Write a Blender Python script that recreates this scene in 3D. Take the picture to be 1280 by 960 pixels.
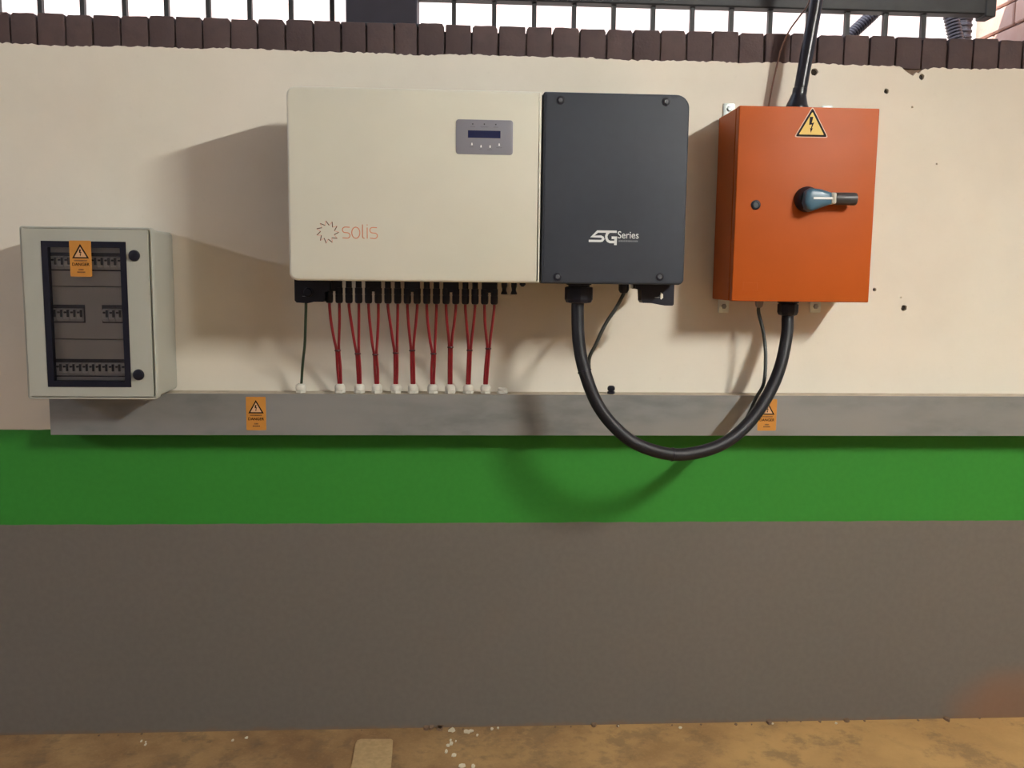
import bpy, bmesh, math, random
from mathutils import Vector, Matrix

for o in list(bpy.data.objects):
    bpy.data.objects.remove(o, do_unlink=True)
scene = bpy.context.scene
C = scene.collection
random.seed(7)
PI = math.pi

# ------------------------------------------------------------------ camera
F_PX, PITCH, YAW, ROLL = 1133.958, 0.12143, 0.05871, 0.011557
fwd = Vector((math.sin(YAW)*math.cos(PITCH), math.cos(YAW)*math.cos(PITCH), -math.sin(PITCH)))
rgt = Vector((math.cos(YAW), -math.sin(YAW), 0))
upv = rgt.cross(fwd)
r2 = math.cos(ROLL)*rgt + math.sin(ROLL)*upv
u2 = -math.sin(ROLL)*rgt + math.cos(ROLL)*upv
cam_d = bpy.data.cameras.new('camera')
cam = bpy.data.objects.new('camera', cam_d)
C.objects.link(cam)
m3 = Matrix((r2, u2, -fwd)).transposed()
cam.matrix_world = Matrix.Translation((0, -2.775, 1.45524)) @ m3.to_4x4()
cam_d.sensor_fit = 'HORIZONTAL'
cam_d.sensor_width = 36
cam_d.lens = F_PX*36/1280
cam_d.clip_start = 0.05
scene.camera = cam

# ------------------------------------------------------------------ world, sun, exposure
w = bpy.data.worlds.new('sky')
scene.world = w
w.use_nodes = True
w.node_tree.nodes['Background'].inputs[0].default_value = (0.66, 0.78, 1.0, 1)
w.node_tree.nodes['Background'].inputs[1].default_value = 2.6
sd = bpy.data.lights.new('sun', 'SUN')
sun = bpy.data.objects.new('sun', sd)
C.objects.link(sun)
sun.rotation_euler = Vector((0.50, 0.40, -0.77)).to_track_quat('-Z', 'Y').to_euler()
sd.energy = 9.5
sd.color = (1.0, 0.93, 0.86)
sd.angle = 0.01
TUBE_MAIN = 1170.0        # emission of the tube over the isolator
TUBE_SIDE = 385.0        # emission of the tube to the far side
TUBE_FILL = 46.0        # unseen tubes deeper in the room, added as ambient fill
TUBE_COL = (1.0, 0.985, 0.91)
vs = scene.view_settings
vs.view_transform = 'Standard'
vs.look = 'None'
vs.gamma = 1.0
vs.use_curve_mapping = False
vs.exposure = 0.0

# ------------------------------------------------------------------ materials
MATS = {}
def mat(name, col, rough=0.5, metal=0.0, noise=0.0, scale=40, bump=0.0, bscale=200, emit=None, coat=0.0, spec=0.5):
    if name in MATS:
        return MATS[name]
    m = bpy.data.materials.new(name)
    m.use_nodes = True
    nt = m.node_tree
    b = nt.nodes['Principled BSDF']
    b.inputs['Base Color'].default_value = (*col, 1)
    b.inputs['Roughness'].default_value = rough
    b.inputs['Metallic'].default_value = metal
    b.inputs['Specular IOR Level'].default_value = spec
    if coat:
        b.inputs['Coat Weight'].default_value = coat
    if noise or bump:
        tc = nt.nodes.new('ShaderNodeTexCoord')
    if noise:
        n = nt.nodes.new('ShaderNodeTexNoise')
        n.inputs['Scale'].default_value = scale
        n.inputs['Detail'].default_value = 5
        nt.links.new(tc.outputs['Object'], n.inputs['Vector'])
        r = nt.nodes.new('ShaderNodeValToRGB')
        r.color_ramp.elements[0].position = 0.3
        r.color_ramp.elements[1].position = 0.7
        r.color_ramp.elements[0].color = (*[c*(1-noise) for c in col], 1)
        r.color_ramp.elements[1].color = (*[min(1, c*(1+noise)) for c in col], 1)
        nt.links.new(n.outputs['Fac'], r.inputs['Fac'])
        nt.links.new(r.outputs['Color'], b.inputs['Base Color'])
    if bump:
        n2 = nt.nodes.new('ShaderNodeTexNoise')
        n2.inputs['Scale'].default_value = bscale
        n2.inputs['Detail'].default_value = 4
        nt.links.new(tc.outputs['Object'], n2.inputs['Vector'])
        bp = nt.nodes.new('ShaderNodeBump')
        bp.inputs['Strength'].default_value = bump
        bp.inputs['Distance'].default_value = 0.002
        nt.links.new(n2.outputs['Fac'], bp.inputs['Height'])
        nt.links.new(bp.outputs['Normal'], b.inputs['Normal'])
    if emit:
        b.inputs['Emission Color'].default_value = (*emit[0], 1)
        b.inputs['Emission Strength'].default_value = emit[1]
    MATS[name] = m
    return m

def node(nt, typ, **kw):
    n = nt.nodes.new(typ)
    for k, v in kw.items():
        setattr(n, k, v)
    return n
def mathn(nt, op, a, b=None, clamp=False):
    n = nt.nodes.new('ShaderNodeMath')
    n.operation = op
    n.use_clamp = clamp
    for i, v in enumerate((a, b)):
        if v is None:
            continue
        if isinstance(v, (int, float)):
            n.inputs[i].default_value = v
        else:
            nt.links.new(v, n.inputs[i])
    return n.outputs[0]
def mixc(nt, fac, a, b):
    n = nt.nodes.new('ShaderNodeMix')
    n.data_type = 'RGBA'
    for sock, v in ((n.inputs[0], fac), (n.inputs[6], a), (n.inputs[7], b)):
        if isinstance(v, (int, float)):
            sock.default_value = v
        elif isinstance(v, tuple):
            sock.default_value = (*v, 1)
        else:
            nt.links.new(v, sock)
    return n.outputs[2]
def noise(nt, vec, scale, detail=4, rough=0.5):
    n = nt.nodes.new('ShaderNodeTexNoise')
    n.inputs['Scale'].default_value = scale
    n.inputs['Detail'].default_value = detail
    n.inputs['Roughness'].default_value = rough
    nt.links.new(vec, n.inputs['Vector'])
    return n.outputs['Fac']
def smooth(nt, v, lo, hi):
    n = nt.nodes.new('ShaderNodeMapRange')
    n.interpolation_type = 'SMOOTHSTEP'
    n.inputs['From Min'].default_value = lo
    n.inputs['From Max'].default_value = hi
    nt.links.new(v, n.inputs['Value'])
    return n.outputs['Result']
def new_nt(name):
    m = bpy.data.materials.new(name)
    m.use_nodes = True
    nt = m.node_tree
    tc = nt.nodes.new('ShaderNodeTexCoord')
    sp = nt.nodes.new('ShaderNodeSeparateXYZ')
    nt.links.new(tc.outputs['Object'], sp.inputs[0])
    return m, nt, nt.nodes['Principled BSDF'], tc.outputs['Object'], sp.outputs
def bumpn(nt, h, b, strength, dist=0.002):
    bp = nt.nodes.new('ShaderNodeBump')
    bp.inputs['Strength'].default_value = strength
    bp.inputs['Distance'].default_value = dist
    nt.links.new(h, bp.inputs['Height'])
    nt.links.new(bp.outputs['Normal'], b.inputs['Normal'])

def wall_material():
    m, nt, b, vec, xyz = new_nt('painted_plaster')
    wob = mathn(nt, 'MULTIPLY', mathn(nt, 'SUBTRACT', noise(nt, vec, 9, 3), 0.5), 0.008)
    z = mathn(nt, 'ADD', xyz[2], wob)
    big = noise(nt, vec, 2.2, 5, 0.6)
    fine = noise(nt, vec, 55, 4)
    cream = mixc(nt, smooth(nt, big, 0.3, 0.7), (0.67, 0.62, 0.53), (0.73, 0.68, 0.585))
    cream = mixc(nt, mathn(nt, 'MULTIPLY', smooth(nt, fine, 0.62, 0.75), 0.10), cream, (0.48, 0.44, 0.37))
    green = mixc(nt, smooth(nt, fine, 0.3, 0.7), (0.025, 0.196, 0.022), (0.028, 0.208, 0.024))
    grey = mixc(nt, smooth(nt, fine, 0.3, 0.7), (0.132, 0.118, 0.103), (0.142, 0.127, 0.111))
    # rusty splash low down
    dx = mathn(nt, 'DIVIDE', mathn(nt, 'SUBTRACT', xyz[0], 1.86), 0.24)
    dz = mathn(nt, 'DIVIDE', mathn(nt, 'SUBTRACT', xyz[2], 0.03), 0.15)
    dd = mathn(nt, 'ADD', mathn(nt, 'MULTIPLY', dx, dx), mathn(nt, 'MULTIPLY', dz, dz))
    dd = mathn(nt, 'ADD', dd, mathn(nt, 'MULTIPLY', noise(nt, vec, 12, 4), 0.5))
    st = mathn(nt, 'MULTIPLY', mathn(nt, 'SUBTRACT', 1.0, smooth(nt, dd, 0.2, 1.6)), 0.5)
    grey = mixc(nt, st, grey, (0.24, 0.105, 0.045))
    # dusty foot of the wall
    ft = mathn(nt, 'MULTIPLY', mathn(nt, 'SUBTRACT', 1.0, smooth(nt, mathn(nt, 'ADD', z, mathn(nt, 'MULTIPLY', noise(nt, vec, 20, 4), 0.03)), 0.012, 0.03)), 0.6)
    grey = mixc(nt, ft, grey, (0.19, 0.11, 0.06))
    g1 = smooth(nt, z, 0.6745, 0.6785)
    g2 = smooth(nt, z, 0.9695, 0.9725)
    col = mixc(nt, g1, grey, green)
    col = mixc(nt, g2, col, cream)
    nt.links.new(col, b.inputs['Base Color'])
    b.inputs['Roughness'].default_value = 0.62
    b.inputs['Specular IOR Level'].default_value = 0.3
    h = mathn(nt, 'ADD', mathn(nt, 'MULTIPLY', noise(nt, vec, 220, 4), 0.35), noise(nt, vec, 9, 3))
    bumpn(nt, h, b, 0.22, 0.002)
    return m

def floor_material():
    m, nt, b, vec, xyz = new_nt('dusty_screed')
    n1 = noise(nt, vec, 3.0, 6, 0.62)
    n2 = noise(nt, vec, 14, 6, 0.6)
    n3 = noise(nt, vec, 120, 3)
    c = mixc(nt, smooth(nt, n1, 0.35, 0.65), (0.20, 0.108, 0.044), (0.35, 0.212, 0.088))
    c = mixc(nt, mathn(nt, 'MULTIPLY', smooth(nt, n2, 0.52, 0.70), 0.6), c, (0.12, 0.075, 0.042))
    c = mixc(nt, mathn(nt, 'MULTIPLY', smooth(nt, n3, 0.5, 0.75), 0.25), c, (0.38, 0.25, 0.13))
    golden_x = mathn(nt, 'ADD', xyz[0], mathn(nt, 'MULTIPLY', n1, 1.2))  # golden tone grows towards +X, broken up by noise
    c = mixc(nt, mathn(nt, 'MULTIPLY', smooth(nt, golden_x, 0.5, 2.0), 0.5), c, (0.58, 0.34, 0.12))
    n4 = noise(nt, vec, 5.5, 6, 0.7)
    c = mixc(nt, mathn(nt, 'MULTIPLY', smooth(nt, n4, 0.50, 0.64), 0.55), c, (0.15, 0.095, 0.050))
    nt.links.new(c, b.inputs['Base Color'])
    b.inputs['Roughness'].default_value = 0.85
    bumpn(nt, mathn(nt, 'ADD', n2, mathn(nt, 'MULTIPLY', n3, 0.3)), b, 0.5, 0.006)
    return m

def zinc_material():
    m, nt, b, vec, xyz = new_nt('galvanised_steel')
    mp = nt.nodes.new('ShaderNodeMapping')
    mp.inputs['Scale'].default_value = (0.35, 1, 1)
    nt.links.new(vec, mp.inputs['Vector'])
    n1 = noise(nt, mp.outputs[0], 26, 5, 0.6)
    n2 = noise(nt, mp.outputs[0], 7, 3)
    c = mixc(nt, smooth(nt, n1, 0.3, 0.7), (0.18, 0.19, 0.192), (0.24, 0.25, 0.25))
    c = mixc(nt, smooth(nt, n2, 0.3, 0.7), c, (0.27, 0.268, 0.262))
    # pale wiped smear on the lid
    dx = mathn(nt, 'DIVIDE', mathn(nt, 'SUBTRACT', xyz[0], 0.0), 0.12)
    dz = mathn(nt, 'DIVIDE', mathn(nt, 'SUBTRACT', xyz[2], 1.024), 0.024)
    dd = mathn(nt, 'ADD', mathn(nt, 'MULTIPLY', dx, dx), mathn(nt, 'MULTIPLY', dz, dz))
    dd = mathn(nt, 'ADD', dd, mathn(nt, 'MULTIPLY', noise(nt, vec, 24, 5, 0.65), 1.6))
    st = mathn(nt, 'MULTIPLY', mathn(nt, 'SUBTRACT', 1.0, smooth(nt, dd, 0.6, 1.5)), 0.45)
    c = mixc(nt, st, c, (0.58, 0.58, 0.56))
    nt.links.new(c, b.inputs['Base Color'])
    b.inputs['Metallic'].default_value = 0.35
    b.inputs['Roughness'].default_value = 0.46
    return m

def brick_material(name, ca, cb, cc):
    m, nt, b, vec, xyz = new_nt(name)
    oi = nt.nodes.new('ShaderNodeObjectInfo')
    add = nt.nodes.new('ShaderNodeVectorMath')
    add.operation = 'ADD'
    sc = nt.nodes.new('ShaderNodeVectorMath')
    sc.operation = 'SCALE'
    sc.inputs[0].default_value = (7, 5, 9)
    nt.links.new(oi.outputs['Random'], sc.inputs['Scale'])
    nt.links.new(vec, add.inputs[0])
    nt.links.new(sc.outputs[0], add.inputs[1])
    n1 = noise(nt, add.outputs[0], 22, 5, 0.6)
    n2 = noise(nt, add.outputs[0], 140, 4)
    c = mixc(nt, oi.outputs['Random'], ca, cb)
    c = mixc(nt, mathn(nt, 'MULTIPLY', smooth(nt, n1, 0.4, 0.75), 0.5), c, cc)
    nt.links.new(c, b.inputs['Base Color'])
    b.inputs['Roughness'].default_value = 0.8
    bumpn(nt, mathn(nt, 'ADD', n1, mathn(nt, 'MULTIPLY', n2, 0.5)), b, 0.6, 0.003)
    return m

def sunlit_brick_material():
    m, nt, b, vec, xyz = new_nt('pale_face_brick')
    cmb = nt.nodes.new('ShaderNodeCombineXYZ')
    nt.links.new(xyz[0], cmb.inputs[0])
    nt.links.new(xyz[2], cmb.inputs[1])
    bt = nt.nodes.new('ShaderNodeTexBrick')
    bt.inputs['Scale'].default_value = 1.0
    bt.inputs['Brick Width'].default_value = 0.232
    bt.inputs['Row Height'].default_value = 0.083
    bt.inputs['Mortar Size'].default_value = 0.005
    bt.inputs['Color1'].default_value = (0.70, 0.52, 0.45, 1)
    bt.inputs['Color2'].default_value = (0.76, 0.60, 0.53, 1)
    bt.inputs['Mortar'].default_value = (0.74, 0.66, 0.60, 1)
    nt.links.new(cmb.outputs[0], bt.inputs['Vector'])
    c = mixc(nt, mathn(nt, 'MULTIPLY', smooth(nt, noise(nt, vec, 4, 5), 0.4, 0.65), 0.6), bt.outputs['Color'], (0.84, 0.75, 0.70))
    nt.links.new(c, b.inputs['Base Color'])
    b.inputs['Roughness'].default_value = 0.9
    return m

def glass_material():
    m = bpy.data.materials.new('clear_pane')
    m.use_nodes = True
    nt = m.node_tree
    nt.nodes.remove(nt.nodes['Principled BSDF'])
    tr = nt.nodes.new('ShaderNodeBsdfTransparent')
    tr.inputs[0].default_value = (0.93, 0.93, 0.95, 1)
    gl = nt.nodes.new('ShaderNodeBsdfGlossy')
    gl.inputs['Roughness'].default_value = 0.06
    fr = nt.nodes.new('ShaderNodeFresnel')
    fr.inputs['IOR'].default_value = 1.45
    mx = nt.nodes.new('ShaderNodeMixShader')
    nt.links.new(fr.outputs[0], mx.inputs[0])
    nt.links.new(tr.outputs[0], mx.inputs[1])
    nt.links.new(gl.outputs[0], mx.inputs[2])
    nt.links.new(mx.outputs[0], nt.nodes['Material Output'].inputs['Surface'])
    return m

M_wall = wall_material()
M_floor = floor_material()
M_zinc = zinc_material()
M_brick = brick_material('brown_brick', (0.062, 0.039, 0.039), (0.090, 0.058, 0.056), (0.048, 0.032, 0.036))
M_pier = brick_material('salmon_brick', (0.72, 0.46, 0.38), (0.78, 0.54, 0.45), (0.80, 0.62, 0.54))
M_sunbrick = sunlit_brick_material()
M_glass = glass_material()
M_mortar = mat('grey_mortar', (0.10, 0.08, 0.075), 0.95, noise=0.25, scale=60)
M_mortar_pale = mat('sandy_mortar', (0.20, 0.13, 0.11), 0.95, noise=0.25, scale=60)
M_masonry = mat('raw_masonry', (0.20, 0.13, 0.09), 0.95, noise=0.3, scale=50)
M_ceiling = mat('ceiling_concrete', (0.58, 0.58, 0.60), 0.9, noise=0.08, scale=6)
M_room = mat('far_plaster', (0.46, 0.46, 0.48), 0.9, noise=0.08, scale=6)
M_white = mat('white_powder_coat', (0.565, 0.55, 0.465), 0.48, noise=0.02, scale=8, bump=0.08, bscale=600)
M_greycov = mat('slate_powder_coat', (0.029, 0.034, 0.045), 0.55, noise=0.04, scale=30, bump=0.12, bscale=700, spec=0.28)
M_chassis = mat('dark_aluminium', (0.055, 0.057, 0.065), 0.5, metal=0.3)
M_black = mat('black_plastic', (0.007, 0.007, 0.014), 0.45, spec=0.3)
M_rubber = mat('black_rubber', (0.008, 0.008, 0.011), 0.50, noise=0.15, scale=30, spec=0.3)
M_hshrink = mat('glossy_black_sheath', (0.008, 0.008, 0.014), 0.30, spec=0.4)
M_orange = mat('orange_powder_coat', (0.385, 0.074, 0.007), 0.45, noise=0.03, scale=10, bump=0.10, bscale=500, spec=0.2)
M_steel = mat('bright_zinc', (0.62, 0.70, 0.69), 0.35, metal=0.3, noise=0.1, scale=50)
M_board = mat('pale_grey_enamel', (0.38, 0.385, 0.335), 0.45, noise=0.02, scale=12)
M_frame = mat('black_gasket', (0.006, 0.006, 0.014), 0.45, spec=0.3)
M_plate = mat('grey_cover_plate', (0.74, 0.73, 0.68), 0.6, noise=0.04, scale=10)
M_mcb = mat('breaker_white', (0.78, 0.77, 0.73), 0.45)
M_mcbdark = mat('breaker_toggle', (0.05, 0.045, 0.05), 0.45)
M_sticker = mat('orange_vinyl', (0.50, 0.215, 0.034), 0.45, noise=0.05, scale=40)
M_print = mat('black_print', (0.010, 0.006, 0.004), 0.6, spec=0.15)
M_yellow = mat('yellow_vinyl', (0.56, 0.35, 0.018), 0.45)
M_paleink = mat('pale_print', (0.60, 0.62, 0.62), 0.5)
M_dimink = mat('dim_print', (0.17, 0.18, 0.19), 0.5)
M_logo_or = mat('orange_print', (0.56, 0.20, 0.11), 0.5)
M_logo_lt = mat('light_orange_print', (0.62, 0.33, 0.25), 0.5)
M_logo_dk = mat('dark_red_print', (0.10, 0.035, 0.025), 0.5)
M_disp = mat('display_grey', (0.20, 0.20, 0.235), 0.4)
M_lcd = mat('lcd_navy', (0.012, 0.016, 0.055), 0.18)
M_led = mat('led_dark', (0.03, 0.03, 0.035), 0.3)
M_btn = mat('white_mark', (0.75, 0.75, 0.76), 0.4)
M_red = mat('red_cable_sheath', (0.235, 0.012, 0.020), 0.45, noise=0.12, scale=25)
M_greenw = mat('green_cable_sheath', (0.018, 0.040, 0.020), 0.5)
M_glandw = mat('white_nylon', (0.58, 0.56, 0.49), 0.5)
M_teal = mat('blue_plastic', (0.040, 0.105, 0.160), 0.33)
M_grip = mat('charcoal_plastic', (0.032, 0.033, 0.036), 0.45)
M_rail = mat('grey_painted_steel', (0.032, 0.034, 0.036), 0.6, noise=0.15, scale=30)
M_conduit = mat('grey_corrugated_plastic', (0.035, 0.035, 0.05), 0.4)
M_wire = mat('brown_wire', (0.15, 0.075, 0.05), 0.4)
M_patch = mat('tan_mortar', (0.40, 0.27, 0.13), 0.9, noise=0.12, scale=80, bump=0.3, bscale=200)
M_fleck = mat('white_paint', (0.62, 0.57, 0.45), 0.7)
M_debris = mat('dark_grit', (0.16, 0.10, 0.06), 0.9)
M_hole_shade = mat('hole_dark', (0.030, 0.022, 0.015), 0.9)
M_tube = mat('lit_tube', (0.9, 0.9, 0.9), 0.5, emit=(TUBE_COL, TUBE_MAIN))
M_tube2 = mat('lit_tube_side', (0.9, 0.9, 0.9), 0.5, emit=((0.94, 0.94, 1.0), TUBE_SIDE))
M_tube_fill = mat('lit_tube_fill', (0.9, 0.9, 0.9), 0.5, emit=((0.72, 0.83, 1.0), TUBE_FILL))
M_fitting = mat('fitting_white', (0.7, 0.7, 0.68), 0.5)
M_ground = mat('outside_paving', (0.42, 0.37, 0.32), 0.9, noise=0.15, scale=12)

# ------------------------------------------------------------------ mesh helpers
def V(p):
    return Vector(p)

class MB:
    def __init__(self):
        self.bm = bmesh.new()
    def ring(self, pts):
        return [self.bm.verts.new(p) for p in pts]
    def bridge(self, a, b):
        n = len(a)
        for i in range(n):
            try:
                self.bm.faces.new((a[i], a[(i+1) % n], b[(i+1) % n], b[i]))
            except ValueError:
                pass
        return self
    def cap(self, r, flip=False):
        try:
            self.bm.faces.new(list(reversed(r)) if flip else r)
        except ValueError:
            pass
        return self
    def loft(self, rings, cap0=True, cap1=True):
        rr = [self.ring(r) for r in rings]
        for a, b in zip(rr, rr[1:]):
            self.bridge(a, b)
        if cap0:
            self.cap(rr[0], True)
        if cap1:
            self.cap(rr[-1])
        return self
    def box(self, x0, x1, y0, y1, z0, z1, bev=0.0):
        # y0 towards the camera
        if bev <= 0:
            return self.loft([[(x0, y, z0), (x1, y, z0), (x1, y, z1), (x0, y, z1)] for y in (y0, y1)])
        b = bev
        def rr(i, y):
            return [(x0+i, y, z0+b), (x0+b, y, z0+i), (x1-b, y, z0+i), (x1-i, y, z0+b),
                    (x1-i, y, z1-b), (x1-b, y, z1-i), (x0+b, y, z1-i), (x0+i, y, z1-b)]
        def rin(y):
            return [(x0+b, y, z0+b), (x0+b, y, z0+b+1e-5), (x1-b, y, z0+b), (x1-b, y, z0+b+1e-5),
                    (x1-b, y, z1-b), (x1-b, y, z1-b-1e-5), (x0+b, y, z1-b), (x0+b, y, z1-b-1e-5)]
        k = b*0.3
        return self.loft([rr(b*0.9, y0), rr(0, y0+b), rr(0, y1-b), rr(b*0.9, y1)]) if (y1-y0) > 2.2*b else \
            self.loft([rr(k, y0), rr(0, y0+(y1-y0)*0.3), rr(0, y1)])
    def prism(self, poly, y0, y1):
        return self.loft([[(x, y, z) for x, z in poly] for y in (y0, y1)])
    def plate(self, poly, yf, yb, bev, steps=3):
        # outline poly (x,z); rounded front edge
        cx = sum(p[0] for p in poly)/len(poly)
        n = len(poly)
        def inset(d):
            out = []
            for i in range(n):
                p0, p1, p2 = Vector(poly[i-1]), Vector(poly[i]), Vector(poly[(i+1) % n])
                e1 = (p1-p0).normalized() if (p1-p0).length > 1e-9 else Vector((1, 0))
                e2 = (p2-p1).normalized() if (p2-p1).length > 1e-9 else e1
                n1 = Vector((-e1.y, e1.x))
                n2 = Vector((-e2.y, e2.x))
                nn = (n1+n2)
                nn = nn.normalized() if nn.length > 1e-6 else n1
                k = max(0.4, nn.dot(n1))
                out.append(tuple(p1+nn*(d/k)))
            return out
        rings = []
        for s in range(steps+1):
            a = PI/2*s/steps
            d = bev*(1-math.sin(a))
            y = yf+bev*(1-math.cos(a))
            rings.append([(x, y, z) for x, z in inset(d)])
        rings.append([(x, yb, z) for x, z in poly])
        return self.loft(rings)
    def lathe(self, prof, origin, axis='z', seg=20, cap0=True, cap1=True, rot=0.0):
        # prof: (r, h) along the axis
        rings = []
        for r, h in prof:
            ring = []
            for i in range(seg):
                a = 2*PI*i/seg+rot
                u, v = r*math.cos(a), r*math.sin(a)
                if axis == 'z':
                    ring.append((origin[0]+u, origin[1]+v, origin[2]+h))
                elif axis == 'y':
                    ring.append((origin[0]+u, origin[1]+h, origin[2]-v))
                else:
                    ring.append((origin[0]+h, origin[1]+u, origin[2]+v))
            rings.append(ring)
        return self.loft(rings, cap0, cap1)
    def tube(self, pts, r, seg=12, rfun=None, sub=6, closed_caps=True):
        P = [Vector(p) for p in pts]
        if sub > 1 and len(P) > 2:
            Q = []
            for i in range(len(P)-1):
                p0 = P[i-1] if i > 0 else P[0]*2-P[1]
                p1, p2 = P[i], P[i+1]
                p3 = P[i+2] if i+2 < len(P) else P[-1]*2-P[-2]
                for s in range(sub):
                    t = s/sub
                    Q.append(0.5*((2*p1)+(p2-p0)*t+(2*p0-5*p1+4*p2-p3)*t*t+(3*p1-p0-3*p2+p3)*t**3))
            Q.append(P[-1])
            P = Q
        t0 = (P[1]-P[0]).normalized()
        nrm = t0.orthogonal().normalized()
        rings = []
        for i, p in enumerate(P):
            t = (P[min(i+1, len(P)-1)]-P[max(i-1, 0)]).normalized()
            nrm = (nrm-t*nrm.dot(t)).normalized()
            bn = t.cross(nrm)
            rad = rfun(i/(len(P)-1)) if rfun else r
            rings.append([tuple(p+nrm*(rad*math.cos(2*PI*k/seg))+bn*(rad*math.sin(2*PI*k/seg))) for k in range(seg)])
        return self.loft(rings)
    def ribbon(self, pts, wd, y0, y1, closed=False):
        P = [Vector(p) for p in pts]
        n = len(P)
        L, Rr = [], []
        for i in range(n):
            a = P[i-1] if (i > 0 or closed) else None
            b = P[(i+1) % n] if (i < n-1 or closed) else None
            e1 = (P[i]-a).normalized() if a is not None else None
            e2 = (b-P[i]).normalized() if b is not None else None
            if e1 is None: e1 = e2
            if e2 is None: e2 = e1
            n1 = Vector((-e1.y, e1.x)); n2 = Vector((-e2.y, e2.x))
            nn = n1+n2
            nn = nn.normalized() if nn.length > 1e-5 else n1
            k = max(0.5, nn.dot(n1))
            L.append(P[i]+nn*(wd/2/k)); Rr.append(P[i]-nn*(wd/2/k))
        rng = range(n) if closed else range(n-1)
        for i in rng:
            j = (i+1) % n
            q = [L[i], Rr[i], Rr[j], L[j]]
            self.loft([[(p.x, y, p.y) for p in q] for y in (y0, y1)])
        return self
    def build(self, name, material, parent=None, origin=(0, 0, 0), smooth_deg=35, recalc=True):
        if recalc:
            bmesh.ops.recalc_face_normals(self.bm, faces=self.bm.faces)
        off = parent['_o'] if parent is not None and '_o' in parent else origin
        off = Vector(off)
        bmesh.ops.translate(self.bm, verts=self.bm.verts, vec=-off)
        me = bpy.data.meshes.new(name)
        self.bm.to_mesh(me)
        self.bm.free()
        ms = material if isinstance(material, (list, tuple)) else [material]
        for mm in ms:
            me.materials.append(mm)
        finish(me, smooth_deg)
        o = bpy.data.objects.new(name, me)
        C.objects.link(o)
        if parent is not None:
            o.parent = parent
            o['_o'] = list(off)
        else:
            o.location = off
            o['_o'] = list(off)
        return o

def finish(me, deg):
    if deg <= 0:
        return
    me.polygons.foreach_set('use_smooth', [True]*len(me.polygons))
    bm = bmesh.new()
    bm.from_mesh(me)
    lim = math.radians(deg)
    for e in bm.edges:
        if len(e.link_faces) == 2:
            try:
                e.smooth = e.calc_face_angle() < lim
            except ValueError:
                e.smooth = False
        else:
            e.smooth = False
    bm.to_mesh(me)
    bm.free()

def tag(o, label=None, cat=None, group=None, kind=None):
    if label: o['label'] = label
    if cat: o['category'] = cat
    if group: o['group'] = group
    if kind: o['kind'] = kind
    return o
def thing(name, loc, label, cat, group=None):
    o = bpy.data.objects.new(name, None)
    o.empty_display_size = 0.05
    C.objects.link(o)
    o.location = loc
    o['_o'] = list(loc)
    return tag(o, label, cat, group)
def rrect(x0, x1, z0, z1, r, seg=6):
    # radii order: bottom-left, bottom-right, top-right, top-left ; counter-clockwise seen from the front
    if isinstance(r, (int, float)):
        r = [r]*4
    out = []
    for (cx, cz, rad, a0) in ((x0, z0, r[0], PI), (x1, z0, r[1], 1.5*PI), (x1, z1, r[2], 0), (x0, z1, r[3], PI/2)):
        ox = cx+rad if cx == x0 else cx-rad
        oz = cz+rad if cz == z0 else cz-rad
        if rad <= 0:
            out.append((cx, cz))
            continue
        for i in range(seg+1):
            a = a0+PI/2*i/seg
            out.append((ox+rad*math.cos(a), oz+rad*math.sin(a)))
    return out
def text_mesh(body, x0, x1, z0, z1, y, name, material, parent, thick=0.0004, shear=0.0, bold=0.0):
    cu = bpy.data.curves.new(name, 'FONT')
    cu.body = body
    cu.size = 1
    cu.shear = shear
    cu.offset = bold
    cu.resolution_u = 4
    to = bpy.data.objects.new(name, cu)
    C.objects.link(to)
    dg = bpy.context.evaluated_depsgraph_get()
    me = bpy.data.meshes.new_from_object(to.evaluated_get(dg))
    bpy.data.objects.remove(to, do_unlink=True)
    bpy.data.curves.remove(cu)
    xs = [v.co.x for v in me.vertices]; ys = [v.co.y for v in me.vertices]
    ax, bx, ay, by = min(xs), max(xs), min(ys), max(ys)
    off = Vector(parent['_o'])
    for v in me.vertices:
        X = x0+(v.co.x-ax)/(bx-ax)*(x1-x0)
        Z = z0+(v.co.y-ay)/(by-ay)*(z1-z0)
        v.co = Vector((X, y, Z))-off
    bm = bmesh.new()
    bm.from_mesh(me)
    res = bmesh.ops.extrude_face_region(bm, geom=list(bm.faces))
    bmesh.ops.translate(bm, verts=[g for g in res['geom'] if isinstance(g, bmesh.types.BMVert)], vec=(0, -thick, 0))
    bmesh.ops.recalc_face_normals(bm, faces=bm.faces)
    bm.to_mesh(me)
    bm.free()
    me.materials.clear()
    me.materials.append(material)
    o = bpy.data.objects.new(name, me)
    C.objects.link(o)
    o.parent = parent
    o['_o'] = list(off)
    return o

# ------------------------------------------------------------------ the setting
XL, XR, YF, ZC = -6.5, 6.5, -7.0, 2.765
# painted wall: a 12 mm plaster coat with a ragged top edge over masonry
def ragged_top():
    pts = []
    x = XR
    rnd = random.Random(3)
    while x > XL:
        base = 2.0915+0.0016*math.sin(x*7.3)+0.0012*math.sin(x*19+1)
        z = base+rnd.uniform(-0.0022, 0.0028)
        if 1.335 < x < 1.43:                               # knocked-off plaster
            k = [(1.43, 2.090), (1.418, 2.084), (1.405, 2.088), (1.392, 2.072), (1.380, 2.076), (1.372, 2.063), (1.362, 2.070), (1.348, 2.078), (1.335, 2.090)]
            for a, b in zip(k, k[1:]):
                if b[0] <= x <= a[0]:
                    z = a[1]+(b[1]-a[1])*(a[0]-x)/(a[0]-b[0])
        pts.append((x, z))
        x -= 0.009 if -1.6 < x < 2.0 else 0.06
    return pts
top = ragged_top()
poly = [(XL, 0), (XR, 0)]+top+[(XL, 2.092)]
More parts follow.
